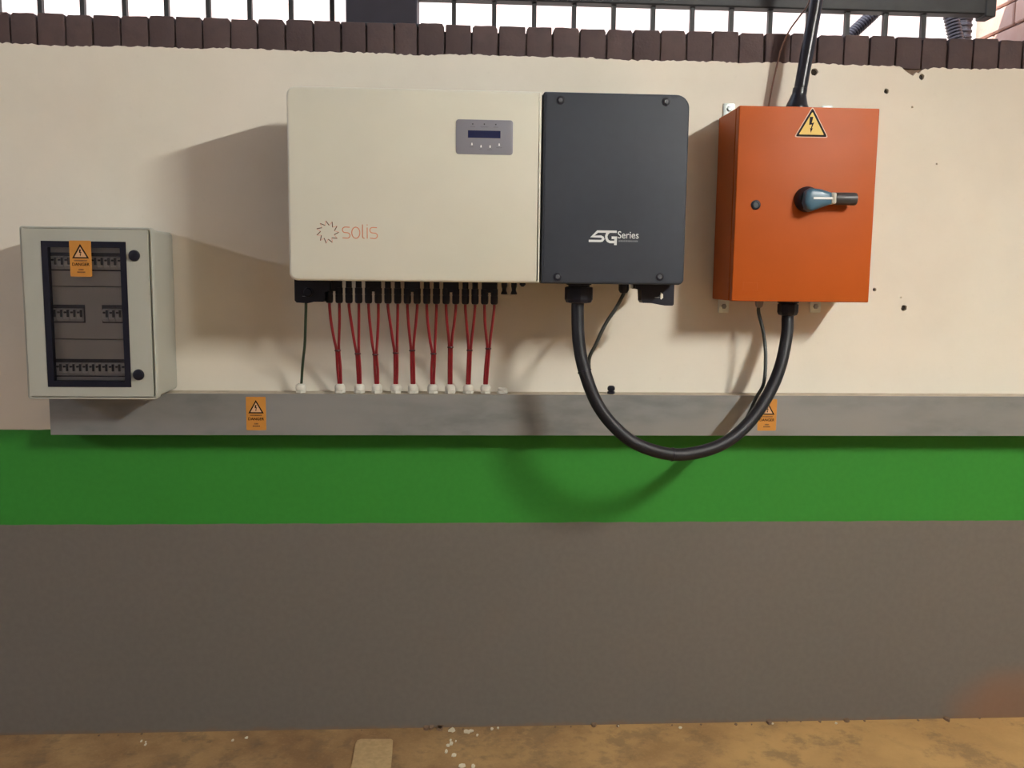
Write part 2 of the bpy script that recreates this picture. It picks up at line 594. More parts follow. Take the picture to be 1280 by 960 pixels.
wall = MB().prism(poly, 0.0, 0.012).build('wall_back', M_wall, None, (0, 0, 0), 0)
tag(wall, 'cream, green and grey painted plaster wall with a brown brick top course', kind='structure')
HOLES = [(1.2925, 2.0176, 0.0075), (1.3905, 1.3614, 0.0095), (1.292, 1.4177, 0.0055), (1.3781, 1.3937, 0.003),
         (1.3995, 2.0624, 0.0085), (1.4653, 1.8042, 0.003), (1.0663, 2.0686, 0.011), (1.376, 1.972, 0.003)]
cb = MB()
for hx, hz, hr in HOLES:
    n = 11
    rnd = random.Random(int(hx*1000))
    pl = [(hx+hr*rnd.uniform(.85, 1.15)*math.cos(2*PI*i/n), hz+hr*rnd.uniform(.85, 1.15)*math.sin(2*PI*i/n)) for i in range(n)]
    cb.prism(pl, -0.01, 0.03)
cut = cb.build('hole_cutter', M_wall, None)
md = wall.modifiers.new('holes', 'BOOLEAN')
md.operation = 'DIFFERENCE'
md.solver = 'EXACT'
md.object = cut
dg = bpy.context.evaluated_depsgraph_get()
nm = bpy.data.meshes.new_from_object(wall.evaluated_get(dg))
wall.modifiers.clear()
wall.data = nm
bpy.data.objects.remove(cut, do_unlink=True)
MB().box(XL, XR, 0.012, 0.22, 0, 2.086).build('masonry', M_masonry, wall, smooth_deg=0)
for hx, hz, hr in HOLES:
    MB().lathe([(hr*1.3, 0), (hr*1.3, 0.0006)], (hx, 0.0113, hz), 'y', 10).build('hole_shade', M_hole_shade, wall)  # dark disc at the hole bottom, the recess shade put in as colour

# brick-on-edge course on top of the wall
def brick_mesh(seed, wd, h, dp):
    rnd = random.Random(seed*17+3)
    a, b = wd/2, h/2
    def jt(k=0.0009): return rnd.uniform(-k, k)
    nl = (rnd.uniform(.003, .007), rnd.uniform(.004, .010)) if seed % 3 != 1 else (.002, .002)
    nr = (rnd.uniform(.003, .006), rnd.uniform(.004, .010)) if seed % 2 == 0 else (.002, .002)
    pts = [(-a+.002, -b), (-a*.3, -b+jt()), (a*.4, -b+jt()), (a-.002, -b), (a+jt(), -b+.002), (a+jt(), 0), (a, b-nr[1]), (a-nr[0]*.6, b-nr[1]*.55), (a-nr[0], b+jt(.0004)),
           (a*.3, b+jt()), (-a*.3, b+jt()), (-a+nl[0], b+jt(.0004)), (-a+nl[0]*.6, b-nl[1]*.55), (-a, b-nl[1]), (-a+jt(), 0), (-a+jt(), -b+.002)]
    o = MB().plate(pts, -dp/2, dp/2, 0.002, 2).build('brick_shape', M_brick, None, smooth_deg=40)
    me = o.data
    me.name = 'brick'
    bpy.data.objects.remove(o)
    return me
BX = [-1.287, -1.213, -1.134, -1.057, -0.979, -0.9, -0.824, -0.747, -0.666, -0.59, -0.51, -0.429, -0.349, -0.276, -0.195, -0.126, -0.046, 0.033,
      0.112, 0.194, 0.272, 0.353, 0.433, 0.513, 0.595, 0.674, 0.753, 0.833, 0.911, 0.99, 1.073, 1.155, 1.234, 1.315, 1.397, 1.477, 1.557, 1.638, 1.713]
for i in range(8):
    BX.insert(0, BX[0]-0.079)
    BX.append(BX[-1]+0.080)
variants = [brick_mesh(s, 0.0725, 0.092, 0.21) for s in range(9)]
for i, (a, b) in enumerate(zip(BX, BX[1:])):
    o = bpy.data.objects.new('brick', variants[(i*4+i//5) % 9])
    C.objects.link(o)
    o.parent = wall
    o.location = ((a+b)/2, 0.108+random.uniform(-.0025, .002), 2.1325+random.uniform(-.0015, .0015))
    o.scale = ((b-a-0.0055)/0.0725, 1, random.uniform(0.985, 1.02))
    o.rotation_euler = (0, random.uniform(-.006, .006), random.uniform(-.006, .006))
MB().box(BX[0], BX[-1], 0.0125, 0.20, 2.0865, 2.160).build('mortar', M_mortar, wall, smooth_deg=0)

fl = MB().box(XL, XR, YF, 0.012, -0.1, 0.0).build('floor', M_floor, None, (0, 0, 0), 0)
tag(fl, 'dusty brown cement floor', kind='structure')
pp = [(-0.318, -0.232-0.2), (-0.190, -0.236-0.2), (-0.198, -0.15), (-0.201, -0.083), (-0.207, -0.076), (-0.30, -0.073), (-0.312, -0.080), (-0.316, -0.10), (-0.313, -0.2)]
pb = MB()
pb.loft([[(x, y, 0.0) for x, y in pp], [(x, y, 0.004) for x, y in pp], [(x*0.985-0.004, y*0.985-0.002, 0.0055) for x, y in pp]])
pb.build('mortar_patch', M_patch, fl, smooth_deg=25)
fb = MB()
rnd = random.Random(11)
def chip(x, y, s, h=0.003):
    n = 6
    a0 = rnd.uniform(0, 6)
    el = rnd.uniform(0.5, 0.9)
    ring = [(x+s*rnd.uniform(.6, 1.1)*math.cos(a0+2*PI*i/n), y+el*2.2*s*rnd.uniform(.6, 1.1)*math.sin(a0+2*PI*i/n)) for i in range(n)]
    fb.loft([[(p[0], p[1], 0.0) for p in ring], [(p[0]+.001, p[1], h) for p in ring]])
for x, y, s in [(-0.016, -0.020, .010), (-0.026, -0.022, .007), (0.026, -0.030, .008), (0.042, -0.028, .009), (0.034, -0.038, .006), (-0.022, -0.085, .005),
                (-0.020, -0.105, .009), (-0.030, -0.115, .006), (-0.035, -0.150, .006), (-0.012, -0.172, .010), (0.012, -0.232, .012), (0.046, -0.238, .007),
                (0.062, -0.055, .004), (-0.006, -0.09, .003), (0.11, -0.018, .006), (0.13, -0.012, .004), (-0.98, -0.055, .004), (-0.96, -0.075, .005), (-0.965, -0.06, .003),
                (-0.70, -0.06, .005), (-0.66, -0.045, .006), (0.52, -0.015, .003), (0.72, -0.03, .006), (1.03, -0.016, .004), (1.24, -0.02, .004)]:
    chip(x, y, s)
f_ = fb.build('paint_flecks', M_fleck, fl, smooth_deg=0)
f_['kind'] = 'stuff'
fb = MB()
for i in range(22):
    x = rnd.uniform(-1.4, 1.8)
    chip(x, -rnd.uniform(0.002, 0.02), rnd.uniform(.002, .005), rnd.uniform(.0015, .003))
for x in (-0.10, -0.085, -0.06, -0.055, 0.44, 1.02, 1.28, 1.62):
    chip(x, -0.007, 0.010, 0.008)
f_ = fb.build('floor_debris', M_debris, fl, smooth_deg=0)
f_['kind'] = 'stuff'

tag(MB().box(XL, XR, YF, -0.07, ZC, ZC+0.06).build('ceiling', M_ceiling, None, (0, 0, 0), 0), 'flat concrete ceiling of the car park', kind='structure')
tag(MB().box(XL-.1, XL, YF, 0.22, 0, ZC).build('wall_left', M_room, None, (XL, 0, 0), 0), 'plain plastered side wall beyond the distribution board', kind='structure')
tag(MB().box(XR, XR+.1, YF, 0.22, 0, ZC).build('wall_right', M_room, None, (XR, 0, 0), 0), 'plain plastered side wall beyond the orange box', kind='structure')
tag(MB().box(XL, XR, YF-.1, YF, 0, ZC).build('wall_front', M_room, None, (0, YF, 0), 0), 'plain plastered wall facing the painted wall', kind='structure')
# outside: paving, sunlit brick wall, brick side wall
tag(MB().box(-7, 7, 0.22, 2.6, 1.80, 1.98).build('ground_outside', M_ground, None, (0, 1, 1.98), 0), 'paved ground outside behind the parapet', kind='structure')
tag(MB().box(-7, 7, 2.4, 2.6, 1.98, 4.6).build('wall_outside', M_sunbrick, None, (0, 2.4, 1.98), 0), 'sunlit pale brick wall seen through the railing', kind='structure')
ws = MB().box(1.770, 1.98, 0.025, 0.365, 2.18, ZC).build('wall_side', M_mortar_pale, None, (1.77, 0.02, 2.18), 0)
tag(ws, 'salmon brick side wall where the railing ends', kind='structure')
bm_ = MB().box(0, 0.06, 0, 0.214, 0, 0.070, 0.004)
bmo = bm_.build('brick', M_pier, ws)
pier_me = bmo.data
for v in pier_me.vertices:
    v.co += Vector((1.77, 0.02, 2.18))
OFFX = 1.77
first = True
for r in range(7):
    for k in range(-1, 2):
        y0 = 0.03+k*0.226+(0.113 if r % 2 else 0)
        if y0 < -0.1 or y0 > 0.3:
            continue
        o = bmo if first else bmo.copy()
        if not first:
            C.objects.link(o)
        first = False
        o.parent = ws
        # mesh was stored relative to the wall's own origin
        o.location = (1.757+random.uniform(-.002, .002)-OFFX, max(y0, 0.026)-0.02, 0.004+r*0.0775)
        ln = min(y0+0.214, 0.362)-max(y0, 0.026)
        o.scale = (1, ln/0.214, 1)

# railing on the parapet
rail = thing('railing', (0.7, 0.12, 2.18), 'dark grey steel railing of upright bars on the brick parapet', 'railing')
MB().box(-3.2, 1.655, 0.085, 0.135, 2.2745, 2.323, 0.004).build('top_rail', M_rail, rail)
MB().box(1.632, 1.666, 0.080, 0.140, 2.266, 2.325, 0.003).build('end_bracket', M_rail, rail)
for i in range(-14, 13):
    x = -0.0205+0.12245*i
    if -0.345 < x < -0.12 or x > 1.5:
        continue
    wd = 0.0065
    MB().box(x-wd, x+wd, 0.102, 0.120, 2.176, 2.2755).build('bar', M_rail, rail, smooth_deg=0)
col = thing('steel_column', (-0.235, 0.12, 2.18), 'broad dark steel column standing on the parapet between railing bars', 'column')
MB().box(-0.338, -0.129, 0.030, 0.205, 2.178, ZC-0.002, 0.004).build('shaft', mat('dark_column', (0.020, 0.018, 0.030), 0.6, noise=0.1, scale=20), col)
MB().box(-0.352, -0.116, 0.024, 0.211, 2.172, 2.184, 0.003).build('base_plate', M_chassis, col)

def corrugated(name, pts, r, label):
    o = MB()
    P = [Vector(p) for p in pts]
    L = sum((b-a).length for a, b in zip(P, P[1:]))
    nr = int(L/0.0105)
    # resample evenly, three rings a rib
    fine = []
    for i in range(nr*3+1):
        d = L*i/(nr*3)
        for a, b in zip(P, P[1:]):
            s = (b-a).length
            if d <= s+1e-6:
                fine.append(a+(b-a)*min(1, d/s))
                break
            d -= s
    o.tube(fine, r, 16, rfun=lambda t: r*(1.0 if int(round(t*nr*3)) % 3 else 0.83), sub=1)
    ob = o.build(name, M_conduit, None, pts[0], 20)
    return tag(ob, label, 'conduit')
corrugated('corrugated_conduit', [(1.19, 0.26, 2.182), (1.25, 0.275, 2.212), (1.31, 0.29, 2.27), (1.37, 0.30, 2.325), (1.46, 0.30, 2.42), (1.50, 0.30, 2.556)], 0.021,
           'corrugated conduit slanting up behind the bars above the orange box')
corrugated('corrugated_conduit', [(1.665, 0.29, 1.985), (1.665, 0.29, 2.22), (1.640, 0.30, 2.32), (1.605, 0.32, 2.47), (1.59, 0.33, 2.62), (1.59, 0.33, 2.95)], 0.025,
           'corrugated conduit leaning beside the dark upright pipe next to the brick side wall')
dp = thing('downpipe', (1.716, 0.36, 1.98), 'dark upright ribbed pipe in front of the salmon brick side wall', 'pipe')
MB().lathe([(0.026, 0), (0.026, 0.9)], (1.722, 0.37, 1.981), 'z', 18).build('pipe', M_conduit, dp)
for k in range(14):
    MB().lathe([(0.0265, 0), (0.0295, 0.003), (0.0295, 0.007), (0.0265, 0.010)], (1.722, 0.37, 2.15+k*0.020), 'z', 18, False, False).build('rib', M_conduit, dp)

# ------------------------------------------------------------------ fluorescent fittings (out of frame; the rear pair is added fill light)
def fitting(x, y0, y1, material, label):
    t = thing('fluorescent_fitting', (x, (y0+y1)/2, ZC), label, 'lamp', 'fluorescent ceiling fittings')
    MB().box(x-0.035, x+0.035, y0-0.03, y1+0.03, ZC-0.045, ZC-0.0005, 0.004).build('housing', M_fitting, t)
    zt = ZC-0.085
    MB().lathe([(0.018, 0), (0.018, y1-y0)], (x, y0, zt), 'y', 12).build('tube', material, t)
    for yy in (y0-0.02, y1):
        MB().box(x-0.022, x+0.022, yy, yy+0.02, zt-0.02, ZC-0.044, 0.003).build('lamp_holder', M_fitting, t)
fitting(2.05, -2.95, -2.05, M_tube, 'fluorescent fitting on the ceiling above and before the orange box')
fitting(-4.70, -2.95, -2.05, M_tube2, 'fluorescent fitting on the ceiling past the distribution board')
fitting(2.05, -6.2, -5.3, M_tube_fill, 'added fill light tube on the ceiling by the front wall, in line with the orange box')
fitting(-4.70, -6.2, -5.3, M_tube_fill, 'added fill light tube on the ceiling by the front wall, beyond the distribution board')

# ------------------------------------------------------------------ trunking
tr = thing('cable_trunking', (0.6, -0.04, 0.971), 'long galvanised steel cable trunking fixed along the wall', 'trunking')
TX0, TX1, TZ0, TZ1, TD = -1.192, 3.2, 0.9705, 1.0935, 0.085
MB().box(TX0+0.001, TX1, -TD+0.0025, -0.0005, TZ0+0.0015, TZ1-0.0015, 0).build('channel', mat('dusty_toplit_zinc', (0.46, 0.40, 0.31), 0.8, noise=0.15, scale=30), tr, smooth_deg=0)  # pale cream holds both dust and the strong light from above
lid = MB()
lid.box(TX0, TX1, -TD, -TD+0.002, TZ0, TZ1, 0)
lid.box(TX0, TX1, -TD+0.002, -TD+0.006, TZ1-0.0014, TZ1, 0)
lid.box(TX0, TX1, -TD+0.002, -TD+0.014, TZ0, TZ0+0.0014, 0)
lid.build('lid', M_zinc, tr, smooth_deg=0)
GLX = [-0.3566, -0.2985, -0.2464, -0.1898, -0.1382, -0.0796, -0.0271, 0.0275, 0.0802]
def gland(x, material, h=0.0275, r=0.0165):
    g = MB().lathe([(r*0.97, 0), (r, 0.001), (r, 0.0075), (r*0.9, 0.0085)], (x, -0.05, TZ1), 'z', 6, rot=random.random()).build('cable_gland', material, tr)
    n = MB().lathe([(r*0.88, 0.0085), (r*0.96, 0.0095), (r*0.96, h*0.62), (r*0.90, h*0.78), (r*0.72, h*0.93), (r*0.45, h), (r*0.30, h*0.98)], (x, -0.05, TZ1), 'z', 18).build('dome_nut', material, g)
    return g
for x in [-0.4728]+GLX:
    gland(x, M_glandw)
g = MB().lathe([(0.0165, 0), (0.0165, 0.006), (0.0145, 0.0075), (0.0145, 0.014), (0.012, 0.0165), (0.007, 0.0165), (0.007, 0.013)], (0.1312, -0.05, TZ1), 'z', 18).build('cable_gland', M_glandw, tr)
tag(g, 'open white gland without a cable')
g = MB().lathe([(0.010, 0), (0.0115, 0.001), (0.0115, 0.0065), (0.0085, 0.0085)], (0.4636, -0.05, TZ1), 'z', 6).build('cable_gland', M_black, tr)
tag(g, 'small black gland with a ball-shaped nut')
MB().lathe([(0.007, 0.008), (0.0108, 0.011), (0.0118, 0.016), (0.0108, 0.021), (0.007, 0.0245), (0.003, 0.025)], (0.4636, -0.05, TZ1), 'z', 16).build('dome_nut', M_black, g)

# ------------------------------------------------------------------ inverter
inv = thing('solar_inverter', (0.08, -0.15, 1.43), 'large white and slate grey solar inverter with a small display', 'inverter')
IX0, IX1, IZ0, IZ1 = -0.4565, 0.6175, 1.4295, 1.9385
DIV = 0.2185
MB().box(IX0+0.003, IX1-0.006, -0.262, -0.040, IZ0+0.003, IZ1-0.004, 0.004).build('chassis', M_chassis, inv)
for k in range(33):
    fx = -0.415+k*0.0305
    MB().box(fx-0.002, fx+0.002, -0.041, 0.040, 1.47, 1.905).build('cooling_fin', M_chassis, inv, smooth_deg=0)
MB().box(-0.38, 0.54, 0.0405, 0.0775, 1.56, 1.88, 0.003).build('wall_bracket', M_steel, inv)
def skew(o, fn):
    for v in o.data.vertices:
        v.co.z += fn(v.co.x)
wc = MB().plate(rrect(IX0, DIV-0.001, IZ0, IZ1-0.0015, [0.022, 0.004, 0.006, 0.024]), -0.292, -0.235, 0.008, 4).build('front_cover', M_white, inv)
tag(wc, 'large off-white front cover with rounded corners')
gc = MB().plate(rrect(DIV+0.0035, IX1, IZ0-0.001, IZ1-0.001, [0.006, 0.016, 0.036, 0.006], 8), -0.290, -0.235, 0.007, 4).build('side_cover', M_greycov, inv)
tag(gc, 'slate grey wiring cover with four corner screws')
for sx, sz in ((0.2676, 1.9156), (0.5526, 1.9177), (0.2673, 1.4472), (0.5499, 1.4503)):
    s = MB().lathe([(0.0075, 0.0), (0.0115, -0.0004), (0.0115, -0.0022), (0.0082, -0.0028), (0.0074, -0.0010)], (sx, -0.2895, sz), 'y', 18, True, True).build('screw_cup', M_black, gc)
    # sub-level is deepest allowed: screw sits beside its cup under the cover
    MB().lathe([(0.0062, -0.0005), (0.0062, -0.0030), (0.0050, -0.0040), (0.0022, -0.0040), (0.0020, -0.0025)], (sx, -0.2895, sz), 'y', 12).build('screw', mat('dull_screw', (0.12, 0.125, 0.14), 0.4, 0.6), gc)
# display
yd = -0.2925
dpn = MB().plate(rrect(-0.0113, 0.1410, 1.7695, 1.8600, 0.0075, 4), yd-0.0012, yd+0.001, 0.0006, 2).build('display_panel', M_disp, inv)
MB().box(0.0207, 0.1073, yd-0.0019, yd-0.0010, 1.8126, 1.8316).build('lcd_screen', M_lcd, dpn, smooth_deg=0)
for bx, bz in ((0.0332, 1.8481), (0.0641, 1.8483), (0.0947, 1.8479)):
    MB().lathe([(0.0019, 0), (0.0019, -0.0008)], (bx, yd-0.0011, bz), 'y', 10).build('indicator_light', M_led, dpn)
for bx, bz, kd in ((0.0314, 1.7961, 0), (0.0557, 1.7906, 1), (0.0799, 1.7904, 2), (0.1042, 1.7957, 3)):
    s = 0.0026
    pl = [(bx-s*.8, bz-s*1.1), (bx+s*.8, bz-s*1.1), (bx+s*.5, bz+s), (bx, bz+s*1.6), (bx-s*.5, bz+s)]
    MB().prism(pl, yd-0.0017, yd-0.0010).build('button', M_btn, dpn, smooth_deg=0)
pr = MB()
rnd = random.Random(5)
for bx, bz, wd in ((0.0332, 1.8412, .013), (0.0641, 1.8412, .021), (0.0947, 1.8412, .013), (0.0300, 1.7885, .010), (0.0545, 1.7828, .006), (0.0790, 1.7822, .012), (0.1040, 1.7880, .014)):
    x = bx-wd/2
    while x < bx+wd/2:
        l = rnd.uniform(.001, .0018)
        pr.box(x, x+l, yd-0.0014, yd-0.0011, bz-0.0009, bz+0.0009)
        x += l+0.0006
pr.build('panel_print', mat('faint_panel_print', (0.12, 0.12, 0.14), 0.5), dpn, smooth_deg=0)['kind'] = 'stuff'
# sun emblem and lettering
yl = -0.2921
cx, cz, ri, ro = -0.3530, 1.5590, 0.0185, 0.0300
dk, lt = MB(), MB()
n = 11
for k in range(n):
    a = 2*PI*k/n+PI/2+0.05
    ao = a+0.10
    p0 = (cx+ri*math.cos(a-PI/n), cz+ri*math.sin(a-PI/n))
    p1 = (cx+ro*math.cos(ao), cz+ro*math.sin(ao))
    p2 = (cx+ri*math.cos(a+PI/n), cz+ri*math.sin(a+PI/n))
    dk.ribbon([p0, p1], 0.0022, yl-0.0004, yl+0.0002)
    lt.ribbon([p1, p2], 0.0016, yl-0.0004, yl+0.0002)
tag(dk.build('emblem_rays', M_logo_dk, wc, smooth_deg=0), 'dark red rays of the sun emblem')
tag(lt.build('emblem_rays', M_logo_lt, wc, smooth_deg=0), 'light orange rays of the sun emblem')
lg = MB()
def LX(px): return -0.3159+(px-427.0)*0.00213
zt, zb, zm = 1.5730, 1.5435, 1.5583
TH = 0.0024
def arc(cx, cz, rx, rz, a0, a1, n=12):
    return [(cx+rx*math.cos(math.radians(a0+(a1-a0)*i/n)), cz+rz*math.sin(math.radians(a0+(a1-a0)*i/n))) for i in range(n+1)]
def letter_s(x0, x1):
    c = (x0+x1)/2; rx = (x1-x0)/2; rz = (zt-zb)/4
    pts = [(x1-0.001, zt-0.0005), (c, zt)]+arc(c-rx*0.25, zt-rz, rx*0.72, rz, 90, 250, 8)[1:]+arc(c+rx*0.2, zb+rz, rx*0.78, rz, 70, -90, 8)+[(x0+0.0005, zb+0.001)]
    lg.ribbon(pts, TH, yl-0.0004, yl+0.0002)
letter_s(LX(427.9), LX(437.6))
lg.ribbon(arc((LX(439.7)+LX(449.8))/2, zm, (LX(449.8)-LX(439.7))/2, (zt-zb)/2, 0, 360, 24)[:-1], TH, yl-0.0004, yl+0.0002, closed=True)
lg.ribbon([(LX(453.2), 1.5805), (LX(453.2), 1.5475), (LX(454.0), 1.5445), (LX(455.6), 1.5437)], TH, yl-0.0004, yl+0.0002)
lg.ribbon([(LX(459.0), 1.5725), (LX(459.0), 1.5432)], TH, yl-0.0004, yl+0.0002)
lg.ribbon([(LX(459.0), 1.5808), (LX(459.0), 1.5783)], TH, yl-0.0004, yl+0.0002)
letter_s(LX(462.2), LX(471.8))
tag(lg.build('lettering', M_logo_or, wc, smooth_deg=0), 'thin orange lettering reading solis')
# SG Series mark
yg = -0.2901
def SX(a): return 0.3488+(720+a*0.078125-735)*0.00217
def SZ(b): return 1.5411+(303-(275+b*0.078125))*0.00216
sg = MB()
th = 36*0.078125*0.00217
sg.ribbon([(SX(a), SZ(b)) for a, b in ((655, 182), (345, 182), (262, 262), (400, 262), (432, 278), (440, 300), (420, 326), (395, 333), (205, 333))], th, yg-0.0004, yg+0.0002)
sg.ribbon([(SX(a), SZ(b)) for a, b in ((530, 186), (500, 215), (487, 255), (492, 295), (515, 330), (550, 346), (640, 346))], th*1.1, yg-0.0004, yg+0.0002)
sg.ribbon([(SX(a), SZ(b)) for a, b in ((575, 278), (640, 278), (638, 395))], th*1.15, yg-0.0004, yg+0.0002)
tag(sg.build('lettering', M_paleink, gc, smooth_deg=0), 'pale slanted letters SG')
text_mesh('Series', SX(672), SX(1012), SZ(288), SZ(172), yg, 'lettering', M_paleink, gc, bold=0.004)
pr = MB()
rnd = random.Random(9)
x = SX(690)
while x < SX(995):
    l = rnd.uniform(.0008, .0024)
    pr.box(x, x+l, yg-0.0003, yg+0.0002, SZ(342), SZ(316))
    x += l+0.0009
pr.build('small_print', M_dimink, gc, smooth_deg=0)

# connectors under the inverter
CX = [-0.3734+(0.1010+0.3734)*i/17 for i in range(18)]
zb0 = IZ0+0.004
for i, x in enumerate(CX):
    r = 0.0107
    MB().lathe([(r*0.80, zb0), (r*0.82, 1.409), (r, 1.4085), (r, 1.392), (r*0.93, 1.3915), (r*0.93, 1.389), (r, 1.3885), (r, 1.370), (r*0.85, 1.3655), (r*0.5, 1.364)],
               (x, -0.13, 0), 'z', 16).build('dc_connector', M_black, inv)
for i in range(0, 18, 4):
    MB().box(CX[i]-0.0085, CX[i+1]+0.0085, -0.139, -0.121, 1.3985, zb0, 0.002).build('connector_bridge', M_black, inv)
sw = MB()
sw.prism([(-0.466, zb0), (-0.466, 1.372), (-0.461, 1.366), (-0.430, 1.3642), (-0.414, 1.3685), (-0.386, 1.3685), (-0.382, 1.374), (-0.382, 1.395), (-0.366, 1.402), (-0.366, zb0)], -0.165, -0.105)
s = sw.build('dc_switch', M_black, inv, smooth_deg=20)
MB().lathe([(0.014, 0), (0.013, -0.008), (0.010, -0.011)], (-0.428, -0.164, 1.395), 'y', 16).build('switch_knob', M_black, s)
MB().box(-0.444, -0.428, -0.1662, -0.164, 1.3830, 1.3848).build('switch_mark', M_dimink, s, smooth_deg=0)
for x in (0.1296, 0.1579):
    MB().lathe([(0.0085, zb0), (0.0085, 1.418), (0.0065, 1.410), (0.0065, 1.405), (0.0092, 1.398), (0.0092, 1.3945)], (x, -0.13, 0), 'z', 14).build('spare_connector', M_black, inv)
MB().lathe([(0.009, zb0), (0.009, 1.423), (0.006, 1.4195), (0.003, 1.4170)], (0.183, -0.13, 0), 'z', 12).build('blanking_plug', M_black, inv)
# ac gland, earth gland, ac switch
ag = MB().lathe([(0.036, zb0), (0.036, 1.424), (0.031, 1.4235), (0.031, 1.4185)], (0.3412, -0.18, 0), 'z', 24).build('cable_gland', M_black, inv)
nutp = MB()
nutp.lathe([(0.036, 1.4195), (0.0405, 1.417), (0.0405, 1.384), (0.036, 1.3745), (0.024, 1.3725)], (0.3412, -0.18, 0), 'z', 12)
nutp.build('gland_nut', M_black, ag, smooth_deg=20)
eg = MB().lathe([(0.0145, zb0), (0.0150, 1.424), (0.0150, 1.411), (0.011, 1.404), (0.007, 1.402)], (0.4705, -0.18, 0), 'z', 10).build('cable_gland', M_black, inv)
MB().lathe([(0.004, zb0), (0.004, 1.417)], (0.4935, -0.18, 0), 'z', 8).build('earth_stud', M_steel, inv)
asw = MB()
asw.prism([(0.4995, zb0), (0.4995, 1.4150), (0.5165, 1.4135), (0.5185, 1.382), (0.523, 1.3755), (0.550, 1.3750), (0.585, 1.3685), (0.6080, 1.3685), (0.6115, 1.372), (0.6115, zb0)], -0.205, -0.150)
a_ = asw.build('ac_connector_cover', M_black, inv, smooth_deg=20)
MB().prism([(0.5725, 1.4060), (0.5790, 1.4010), (0.5800, 1.3905), (0.5745, 1.3860), (0.5725, 1.3870)], -0.2065, -0.2045).build('white_mark', M_glandw, a_, smooth_deg=0)
MB().box(0.556, 0.570, -0.2062, -0.2045, 1.3905, 1.3925).build('white_mark', M_dimink, a_, smooth_deg=0)

# the whole inverter was laid out at unit size; settle it to its real size and standoff from the wall
INV_K = 0.9726
for o in list(inv.children_recursive):
    o.data.transform(Matrix.Scale(INV_K, 4))
inv.location = (0.0778, -0.2219, 1.4307)
CX = [x*INV_K for x in CX]

# ------------------------------------------------------------------ red solar cables, nine tied pairs
TIE = [(-0.357, 1.2239), (-0.2987, 1.2148), (-0.2471, 1.2127), (-0.1871, 1.2179), (-0.1388, 1.2253), (-0.076, 1.2162), (-0.0262, 1.2356), (0.0308, 1.2271), (0.0864, 1.2325)]
ORD = ['first pair beside the green earth cable', 'second pair from the green earth cable', 'third pair from the green earth cable', 'fourth pair from the green earth cable',
       'middle pair of the nine', 'fourth pair from the empty white gland', 'third pair from the empty white gland', 'second pair from the empty white gland', 'last pair beside the empty white gland']
rnd = random.Random(21)
for k in range(9):
    tx, tz = TIE[k][0]*0.9907, 1.45524+(TIE[k][1]-1.45524)*0.9907
    gx = GLX[k]
    pr_ = thing('cable_pair', (gx, -0.05, TZ1+0.0275), 'two red solar cables tied together, '+ORD[k], 'cables', 'red solar cable pairs under the inverter')
    for s, i in ((-1, 2*k), (1, 2*k+1)):
        x0 = CX[i]
        j = rnd.uniform(-.003, .003)
        d = 0.0036
        pts = [(x0, -0.2025, 1.3730), (x0, -0.201, 1.354), (x0+(tx+s*d-x0)*0.26+j*.5, -0.178, 1.312), (x0+(tx+s*d-x0)*0.72+j*.4, -0.143, tz+0.036),
               (tx+s*d, -0.112, tz), (tx+(gx-tx)*0.5+s*d*1.1+j*.3, -0.078, (tz+1.12)/2), (gx+s*d*0.95, -0.054, 1.128), (gx+s*d*.9, -0.05, 1.1185)]
        MB().tube(pts, 0.0041, 10, sub=6).build('cable', M_red, pr_)
    MB().lathe([(0.0086, -0.0024), (0.0092, -0.0010), (0.0092, 0.0010), (0.0086, 0.0024)], (tx, -0.112, tz), 'z', 14).build('cable_tie', mat('dark_tie', (0.05, 0.008, 0.012), 0.5), pr_)
gr = MB().tube([(-0.4273, -0.2075, 1.3740), (-0.4280, -0.205, 1.352), (-0.4325, -0.187, 1.3190), (-0.4450, -0.132, 1.2470), (-0.4610, -0.078, 1.1835), (-0.4712, -0.05, 1.1150)], 0.0040, 10).build('earth_cable', M_greenw, None, (-0.4712, -0.05, 1.1150))
tag(gr, 'thin dark green earth cable dropping into the white gland beside the red cables', 'cable')

# ------------------------------------------------------------------ big black cable loop with the thin earth cable
LOOP = [(0.3319, -0.251, 1.3869), (0.3293, -0.251, 1.359), (0.3331, -0.262, 1.2681), (0.3488, -0.278, 1.1868), (0.3845, -0.292, 1.0967), (0.4388, -0.305, 1.0279), (0.5035, -0.314, 0.9833), (0.5954, -0.315, 0.9585), (0.6836, -0.302, 0.965), (0.7622, -0.28, 0.9907), (0.8371, -0.248, 1.0454), (0.9021, -0.205, 1.121), (0.9478, -0.16, 1.1962), (0.9739, -0.127, 1.284), (0.9792, -0.112, 1.3309), (0.98, -0.11, 1.35)]
lo = thing('power_cable', (0.59, -0.30, 0.93), 'thick black cable looping from the grey cover down to the orange box', 'cable')
MB().tube(LOOP, 0.0178, 18, sub=8).build('cable', M_rubber, lo)
def tie_ring(pc, direction, r, parent):
    d = Vector(direction).normalized()
    n1 = d.orthogonal().normalized(); n2 = d.cross(n1)
    rings = []
    for rr, h in ((r*.96, -0.0026), (r, -0.002), (r, 0.002), (r*.96, 0.0026)):
        rings.append([tuple(Vector(pc)+d*h+n1*rr*math.cos(2*PI*i/20)+n2*rr*math.sin(2*PI*i/20)) for i in range(20)])
    MB().loft(rings).build('cable_tie', M_black, parent)
tie_ring(LOOP[3], Vector(LOOP[4])-Vector(LOOP[2]), 0.0196, lo)
tie_ring(LOOP[7], Vector(LOOP[8])-Vector(LOOP[6]), 0.0194, lo)
